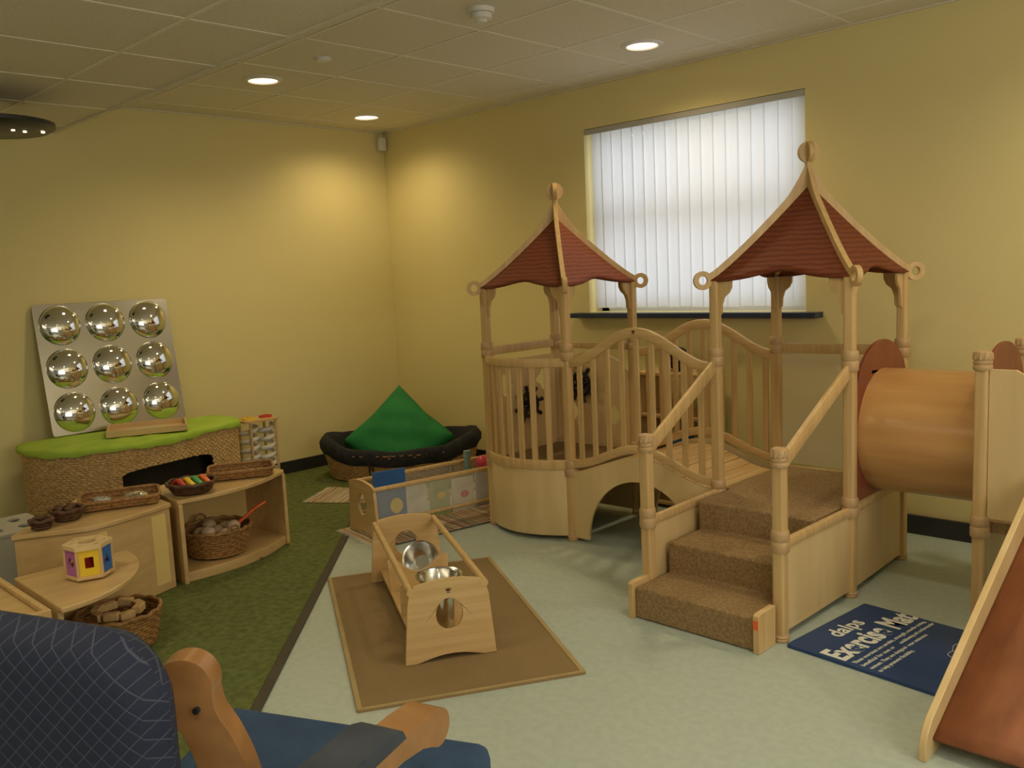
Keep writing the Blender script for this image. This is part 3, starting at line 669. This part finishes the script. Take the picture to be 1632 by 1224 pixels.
# ------------------------------------------------------------------ shelves
a=Vector((1.86,-2.895,0)); b_=Vector((1.68,-2.18,0)); nn=Vector((.97,.23,0))
cf=[(p.x,p.y) for p in [a.lerp(b_,i/16)+nn*.085*math.sin(pi*i/16) for i in range(17)]]
SH=thing("curved_shelf_unit","open-fronted curved light wooden shelf unit on green carpet","shelf unit",(1.6,-2.5,.006))
full=cf+[(1.30,-2.22),(1.45,-2.87)]
part("top",SH,(lambda b:prism(b,full,[],.022,FL(.425)))(B()),beech,True,bev=.004)
ins=[(1.42+(x-1.42)*.96,-2.53+(y+2.53)*.98) for x,y in full]
part("bottom_shelf",SH,(lambda b:prism(b,ins,[],.05,FL(.031)))(B()),beech,True,bev=.003)
emblem(SH,PM((1.873,-2.47,.024),(-.05,1,0),(0,0,1)),.012)
def side(name,parent,p,q,z0,z1,th,m):
    d=Vector((q[0]-p[0],q[1]-p[1],0)); L=d.length; b=B(); prism(b,rrect(0,z0,L,z1,.003),[],th,PM((p[0],p[1],0),d,(0,0,1))); return part(name,parent,b,m,True,bev=.003)
side("side_panel",SH,(1.46,-2.865),(1.875,-2.885),.008,.414,.02,beech); side("side_panel",SH,(1.31,-2.225),(1.69,-2.19),.008,.414,.02,beech); side("back_panel",SH,(1.455,-2.86),(1.315,-2.23),.05,.414,.012,paleply)
S2U=thing("closed_cabinet","low wooden cabinet with pale yellow front panel on green carpet","cabinet",(1.7,-3.2,.006))
ol=[(1.87,-2.930),(1.93,-3.10),(1.97,-3.24),(1.98,-3.36),(1.83,-3.64),(1.30,-3.15),(1.42,-2.915)]
part("body",S2U,(lambda b:prism(b,[(1.7+(x-1.7)*.96,-3.2+(y+3.2)*.975) for x,y in ol],[],.405,FL(.2105)))(B()),beech,True,bev=.004)
part("top",S2U,(lambda b:prism(b,ol,[],.022,FL(.425)))(B()),beech,True,bev=.004)
side("front_panel",S2U,(1.966,-3.32),(1.874,-2.97),.05,.395,.014,paleply)
QT=thing("quarter_round_table","small quarter-round wooden table with open base","table",(2.42,-3.52,.006))
part("top",QT,(lambda b:prism(b,[(2.17,-3.74)]+ell(2.17,-3.74,.54,.46,20,0,pi/2,False),[],.022,FL(.335)))(B()),beech,True,bev=.005)
side("side_panel",QT,(2.18,-3.73),(2.66,-3.73),.0075,.324,.02,beech); side("back_panel",QT,(2.185,-3.72),(2.185,-3.32),.0075,.324,.02,beech)
Q4=thing("low_play_table","low wooden play table with raised edge","table",(2.4,-4.1,.006))
part("top",Q4,box(B(),(2.40,-4.12,.325),(.56,.64,.02)),beech,True,bev=.003)
part("edge_frame",Q4,(lambda b:prism(b,[(2.10,-4.46),(2.71,-4.46),(2.71,-3.775),(2.10,-3.775)],[[(2.122,-4.438),(2.688,-4.438),(2.688,-3.797),(2.122,-3.797)]],.05,FL(.328)))(B()),maple,True,bev=.003)
for x,y in ((2.14,-3.81),(2.66,-3.81),(2.14,-4.43),(2.66,-4.43)): part("leg",Q4,box(B(),(x,y,.16),(.035,.035,.31)),maple,True,bev=.003)
def rbasket(loc,r,h,m,lab,flare=.03,oval=1.0,rz=0,handle=False,row=.013):
    e=thing("wicker_basket",lab,"basket",loc,rz); bm=B()
    rim=wicker(bm,[(r*math.cos(a)*oval,r*math.sin(a)) for a in [2*pi*i/60 for i in range(60)]],.004,h,row=row,stake=.022,amp=.003,flare=flare); part("woven_body",e,bm,m)
    part("braided_rim",e,sweep(B(),[(p.x,p.y,p.z+.004*math.sin(i*1.2)) for i,p in enumerate(rim)],.018,.018,closed=True,rnd=.45),m)
    if handle:
        for s in (-1,1): part("handle",e,sweep(B(),[(s*(r*oval+flare+.008),.035*math.cos(t),h+.035*math.sin(t)) for t in [pi*k/10 for k in range(11)]],.012,.012,rnd=.45,up=(1,0,0)),m)
    return e
def blob(bm,c,r,sx=1,sy=1,sz=1,seed=0):
    M=Matrix.Translation(c)@Matrix.Rotation(seed,4,'Z')@Matrix.Diagonal((sx,sy,sz,1)); bmesh.ops.create_icosphere(bm,subdivisions=2,radius=r,matrix=M)
rbasket((1.66,-2.60,.064),.150,.14,wickd,"round brown wicker basket of toys inside curved shelf",handle=True)
for i in range(7):
    a=i*2*pi/6; q=.085 if i<6 else 0; bm=B(); blob(bm,(0,0,0),.042,1.0,.9,.8,i); single("soft_toy",bm,cream,"pale fabric toy in round brown wicker basket","toy",(1.66+q*math.cos(a),-2.60+q*math.sin(a),.175+.02*(i%2)),a,smooth=80,group="toys in shelf basket")
single("toy_spoon",(lambda b:(sweep(b,[(0,0,0),(.03,.09,.07),(.05,.15,.10)],.022,.014,rnd=.4),b)[1])(B()),orangep,"bright orange plastic toy spoon sticking out of basket","toy",(1.70,-2.50,.20))
rbasket((2.38,-3.42,.008),.135,.15,wickd,"wicker basket of wooden blocks under quarter-round table")
for i in range(8):
    a=i*.8; single("wooden_block",box(B(),(0,0,0),(.06,.035,.03)),maple,"plain wooden block in wicker basket","block",(2.38+.085*math.cos(a),-3.42+.085*math.sin(a),.160+.006*(i%2)),a+1.57,bev=.003,group="blocks in wicker basket")
rbasket((1.75,-2.76,.438),.090,.055,wicks,"dark wicker bowl holding folded colourful cloth")
cl=[redp,yellowp,greenp,orangep]
for i in range(4):
    bm=B(); sweep(bm,smoothpath([(-.07,.0,0),(-.02,.006,.022),(.03,-.006,.018),(.07,0,0)],6,False),.030,.022,rnd=.45); single("folded_cloth",bm,cl[i],["red","yellow","green","orange"][i]+" rolled cloth in dark wicker bowl","cloth",(1.75,-2.76-.063+.042*i,.485),0)
def wtray(loc,rz,lx,ly,h,m,lab):
    e=thing("wicker_tray",lab,"tray",loc,rz); bm=B(); pth=[(x,y) for x,y in rrect(-lx/2,-ly/2,lx/2,ly/2,.03)]
    rim=wicker(bm,pth,.004,h,row=.012,stake=.02,amp=.003,flare=.012); part("woven_body",e,bm,m); part("braided_rim",e,sweep(B(),rim,.015,.015,closed=True,rnd=.45),m); return e
wtray((1.60,-2.40,.438),math.radians(62),.32,.22,.045,wickd,"rectangular brown wicker tray on curved shelf unit")
for i in range(5): single("wooden_block",box(B(),(0,0,0),(.045,.03,.02)),cream,"pale wooden piece lying in wicker tray","block",(1.58+.022*i,-2.50+.048*i,.458),i,bev=.003,group="pieces in wicker tray")
wtray((1.66,-3.09,.438),math.radians(68),.34,.24,.045,wickd,"rectangular brown wicker tray on low cabinet")
bm=B(); blob(bm,(0,0,0),.055,1.2,1,.45,.3); single("foil_parcel",bm,noisy("crumpled_foil",(.5,.5,.48),(.8,.8,.78),scale=(40,40,40),rough=.25,metal=1,bump=1.0,bumpscale=60),"crumpled silver foil parcel in wicker tray","toy",(1.74,-3.04,.475),smooth=None)
bm=B(); blob(bm,(0,0,0),.04,1.6,1,.4,.3); single("knitted_cloth",bm,noisy("patterned_knit",(.1,.1,.12),(.6,.6,.55),scale=(60,60,60)),"black and white patterned cloth in wicker tray","cloth",(1.64,-3.17,.47),smooth=80)
rbasket((1.76,-3.375,.438),.055,.05,wicks,"small dark woven bowl on low cabinet",.015)
for i in range(3): 
    bm=B(); blob(bm,(0,0,0),.022,1,1,1,i); single("pine_cone",bm,wicks,"small brown pine cone in dark woven bowl","pine cone",(1.76+.028*math.cos(i*2.1),-3.375+.028*math.sin(i*2.1),.492),smooth=80,group="pine cones in bowl")
rbasket((1.83,-3.51,.438),.038,.04,wicks,"tiny dark woven bowl on low cabinet",.008)
GB=thing("sensory_box","grey-white box with round holes in its top","storage box",(1.05,-3.45,.006))
bm=B(); prism(bm,rrect(-.2,-.17,.2,.17,.02),[ell(-.09,-.06,.045,.03),ell(-.09,.07,.045,.03),ell(.08,-.06,.045,.03),ell(.08,.07,.045,.03)],.014,FL(.293)); part("lid",GB,bm,greybox,bev=.003)
bm=B(); prism(bm,rrect(-.195,-.165,.195,.165,.02),[rrect(-.18,-.15,.18,.15,.02)],.284,FL(.144)); part("body",GB,bm,greybox)
# shape sorter
SO=thing("shape_sorter","hexagonal wooden shape sorter with yellow, blue and purple sides","toy",(2.41,-3.525,.353),math.radians(11))
HR=.094
hexp=lambda r,a0=0: [(r*math.cos(a0+pi/3*i),r*math.sin(a0+pi/3*i)) for i in range(6)]
slots=[ell(.0,.0,.034,.034,20)]+[[(x+.062*math.cos(t),y+.062*math.sin(t)) for x,y in ell(0,0,.010,.010,10)] for t in [pi/3*i for i in range(6)]]
part("top",SO,(lambda b:prism(b,hexp(HR),slots,.018,FL(.128)))(B()),birch,bev=.002)
part("base",SO,(lambda b:prism(b,hexp(HR),[],.014,FL(.0075)))(B()),mapleX,bev=.003)
part("inner_core",SO,cyl(B(),(0,0,.016),(0,0,.09),.045,.03,6),redp)
fc=[bluep,redp,greenp,yellowp,purplep,yellowp]
for i in range(6):
    a=pi/3*i+pi/6; r=HR*math.cos(pi/6)-.010; c=(r*math.cos(a),r*math.sin(a),0)
    hole=[[(-.02,.05),(.02,.05),(0,.085)],ell(0,.068,.02,.02,16),rrect(-.016,.045,.016,.09,.003)][i%3]
    part("coloured_side",SO,(lambda b:prism(b,rrect(-.041,.015,.041,.118,.002),[hole],.008,PM(c,(-math.sin(a),math.cos(a),0),(0,0,1))))(B()),fc[i])
    v=hexp(HR-.008)[i]; part("corner_post",SO,cyl(B(),(v[0],v[1],.014),(v[0],v[1],.119),.007,.007,10),maple)
# shelf behind the small tower
WB=thing("wall_shelf_unit","small maple shelf unit with toys against wall behind tower","shelf unit",(3.02,-.20,0))
for x in (2.80,3.24): part("side_panel",WB,box(B(),(x,-.19,.42),(.02,.28,.84)),maple,True,bev=.003)
for z in (.03,.30,.57,.83): part("shelf",WB,box(B(),(3.02,-.19,z),(.42,.28,.02)),maple,True,bev=.003)
single("storage_tub",(lambda b:lathe(b,[(0,0),(.07,0),(.085,.12),(.08,.12),(.065,.01),(0,.01)],seg=24))(B()),noisy("bright_blue_tub",(.03,.25,.6),(.04,.3,.65)),"bright blue plastic tub on shelf behind tower","tub",(3.02,-.20,.312))
single("toy_bag",(lambda b:(blob(b,(0,0,.07),.075,1.1,1,1,0),b)[1])(B()),blackf,"soft black bag on shelf behind tower","bag",(3.02,-.20,.845),smooth=80)
# ------------------------------------------------------------------ armchair
AC=thing("armchair","wooden-armed armchair with quilted navy back and blue seat","armchair",(4.5,-4.1,0))
u_=Vector((4.68-4.15,-4.22+4.55,0)); u_.normalize(); nrm=Vector((u_.y,-u_.x,0))
bm=B(); n1,n2=36,30; uvl=bm.loops.layers.uv.new("UVMap"); org=Vector((4.07,-4.60,0)); Lb=.735
def bk(i,j,s):
    a=i/n1; b=j/n2; ztop=.990-.075*a-.10*max(0,(a-.84)/.16)**2.2
    z=.30+(ztop-.30)*b; wd=.062*max(0,1-abs(2*a-1)**12)**.5*max(0,1-max(0,(b-.75)/.25)**6)**.5
    return org+u_*(Lb*a)+nrm*(s*wd)+Vector((0,0,z))
for s in (1,-1):
    V=[[bm.verts.new(bk(i,j,s)) for j in range(n2+1)] for i in range(n1+1)]
    for i in range(n1):
        for j in range(n2):
            f=bm.faces.new((V[i][j],V[i+1][j],V[i+1][j+1],V[i][j+1]))
            for l in f.loops:
                q=l.vert.co-org; l[uvl].uv=(q.x*u_.x+q.y*u_.y,l.vert.co.z+s*.01)
part("backrest",AC,bm,quiltm,True,smooth=80,label="quilted navy cover")
bm=B(); prism(bm,[(4.10,-3.82),(4.74,-3.53),(5.02,-3.98),(4.42,-4.26)],[],.15,FL(.385)); o=part("seat",AC,bm,blueseat,True,bev=.03,label="plain blue padded seat"); o.modifiers["b"].segments=5
bm=B(); prism(bm,[(4.20,-3.86),(4.70,-3.63),(4.88,-3.98),(4.44,-4.20)],[],.08,FL(.27)); part("seat_frame",AC,bm,armwood,True,bev=.005)
def scroll(o3):
    M=PM(o3,(.713,.70,0),(0,0,1)); w=.052
    right=smoothpath([(.050,.770,0),(.056,.735,0),(.080,.690,0),(.105,.62,0),(.120,.53,0),(.128,.40,0)],6,False)
    left=smoothpath([(-.050,.770,0),(-.040,.735,0),(-.012,.705,0),(.012,.64,0),(.030,.55,0),(.040,.40,0)],6,False)
    arc=[(w*math.cos(a),.785+w*math.sin(a)) for a in [-.15+(pi+.3)*k/18 for k in range(19)]]
    b=B(); prism(b,[(p.x,p.y) for p in reversed(right)]+arc+[(p.x,p.y) for p in left],[],.055,M); return b
b=scroll((4.606,-4.138,0)); o=part("arm",AC,b,armwood,True,bev=.014); o.modifiers["b"].segments=4
part("bolt",o,(lambda q:cyl(q,(4.640,-4.140,.745),(4.646,-4.148,.745),.006,.006,12))(B()),darkm,True)
# near arm: curved board ending in a rounded scroll
q0=Vector((4.822,-3.785,.632)); fw=Vector((-.30,.954,0)); bm=B(); M=PM((4.822,-3.785,.632),fw,(0,0,1)); 
prof=[(.036*math.cos(t),.036*math.sin(t)) for t in [-2.3+ (2.3+pi/2)*k/14 for k in range(15)]]
outl=prof+[(-.06,.040),(-.14,.040),(-.26,.036),(-.48,.030),(-.48,-.006),(-.26,-.004),(-.12,-.004),(-.06,-.012)]
prism(bm,outl,[],.074,M); o=part("arm",AC,bm,armwood,True,bev=.012); o.modifiers["b"].segments=4
pr=[(-.12,.041),(-.13,.060),(-.16,.070),(-.30,.068),(-.46,.060),(-.47,.030),(-.30,.034)]
bm=B(); prism(bm,pr,[],.090,M); o2=part("arm_pad",o,bm,greyblue,True,bev=.012,label="grey-blue fabric arm pad"); o2.modifiers["b"].segments=4
part("arm_support",AC,sweep(B(),[(4.87,-3.93,.26),(4.87,-3.93,.628)],.05,.03,up=(0,1,0)),armwood,True,bev=.004)
for x,y in ((4.24,-3.88),(4.68,-3.68),(4.86,-3.98),(4.46,-4.18)): part("leg",AC,sweep(B(),[(x,y,.0),(x,y,.26)],.045,.045,up=(0,1,0)),armwood,True,bev=.004)
part("back_frame",AC,sweep(B(),[(4.50,-4.26,.27),(4.40,-4.36,.40)],.05,.05),armwood,True)
# ------------------------------------------------------------------ lights
def spot(x,y,z,e,ang=128,blend=.5,c=(1,.75,.40),r=.09):
    l=bpy.data.lights.new("s","SPOT"); l.energy=e; l.spot_size=math.radians(ang); l.spot_blend=blend; l.color=c; l.shadow_soft_size=r
    o=bpy.data.objects.new("downlight_beam",l); o.location=(x,y,z); COL.objects.link(o)
spot(.55,-.58,HC-.03,27,158,.8); spot(1.22,-1.84,HC-.03,44,155,.8); spot(3.09,-.59,HC-.03,36,155,.8)
for p in far: spot(p[0],p[1],(HC if p[1]>SY else HS)-.03,40,155,.9,(1,.83,.57),.1)
def area(loc,rot,sx,sy,e,c,nm="daylight"):
    l=bpy.data.lights.new("a","AREA"); l.shape='RECTANGLE'; l.size=sx; l.size_y=sy; l.energy=e; l.color=c
    o=bpy.data.objects.new(nm,l); o.location=loc; o.rotation_euler=rot; COL.objects.link(o)
area(((WX0+WX1)/2,.75,1.95),(math.radians(-90),0,0),2.6,2.0,31,(.93,.96,1.0))
area((RX-.03,-3.2,1.7),(0,math.radians(90),0),1.2,2.4,30,(1.0,.94,.86))
area((4.2,RY+.25,1.95),(math.radians(180),0,0),3.5,.3,38,(1,.86,.66),"ceiling_fill")  # added upward fill to brighten the ceiling, no fixture behind it
area((RX-.25,-2.0,1.95),(math.radians(180),0,0),.3,3.0,28,(1,.86,.66),"ceiling_fill")  # second added ceiling fill, along the right wall
w=bpy.data.worlds.new("sky"); SC.world=w; w.use_nodes=True; bg=w.node_tree.nodes["Background"]; bg.inputs[0].default_value=(.80,.88,1,1); bg.inputs[1].default_value=.5
# ------------------------------------------------------------------ camera
r2=Vector((.7165,.6960,-.0458)).normalized(); f=Vector((-.6955,.7079,-.1227)).normalized(); r2=(r2-f*r2.dot(f)).normalized(); u2=r2.cross(f)
cam=bpy.data.cameras.new("camera"); cam.sensor_width=36; cam.lens=31.303; cam.clip_start=.05
co=bpy.data.objects.new("camera",cam); co.matrix_world=Matrix(((r2.x,u2.x,-f.x,6.0943),(r2.y,u2.y,-f.y,-4.7954),(r2.z,u2.z,-f.z,1.4782),(0,0,0,1))); COL.objects.link(co); SC.camera=co
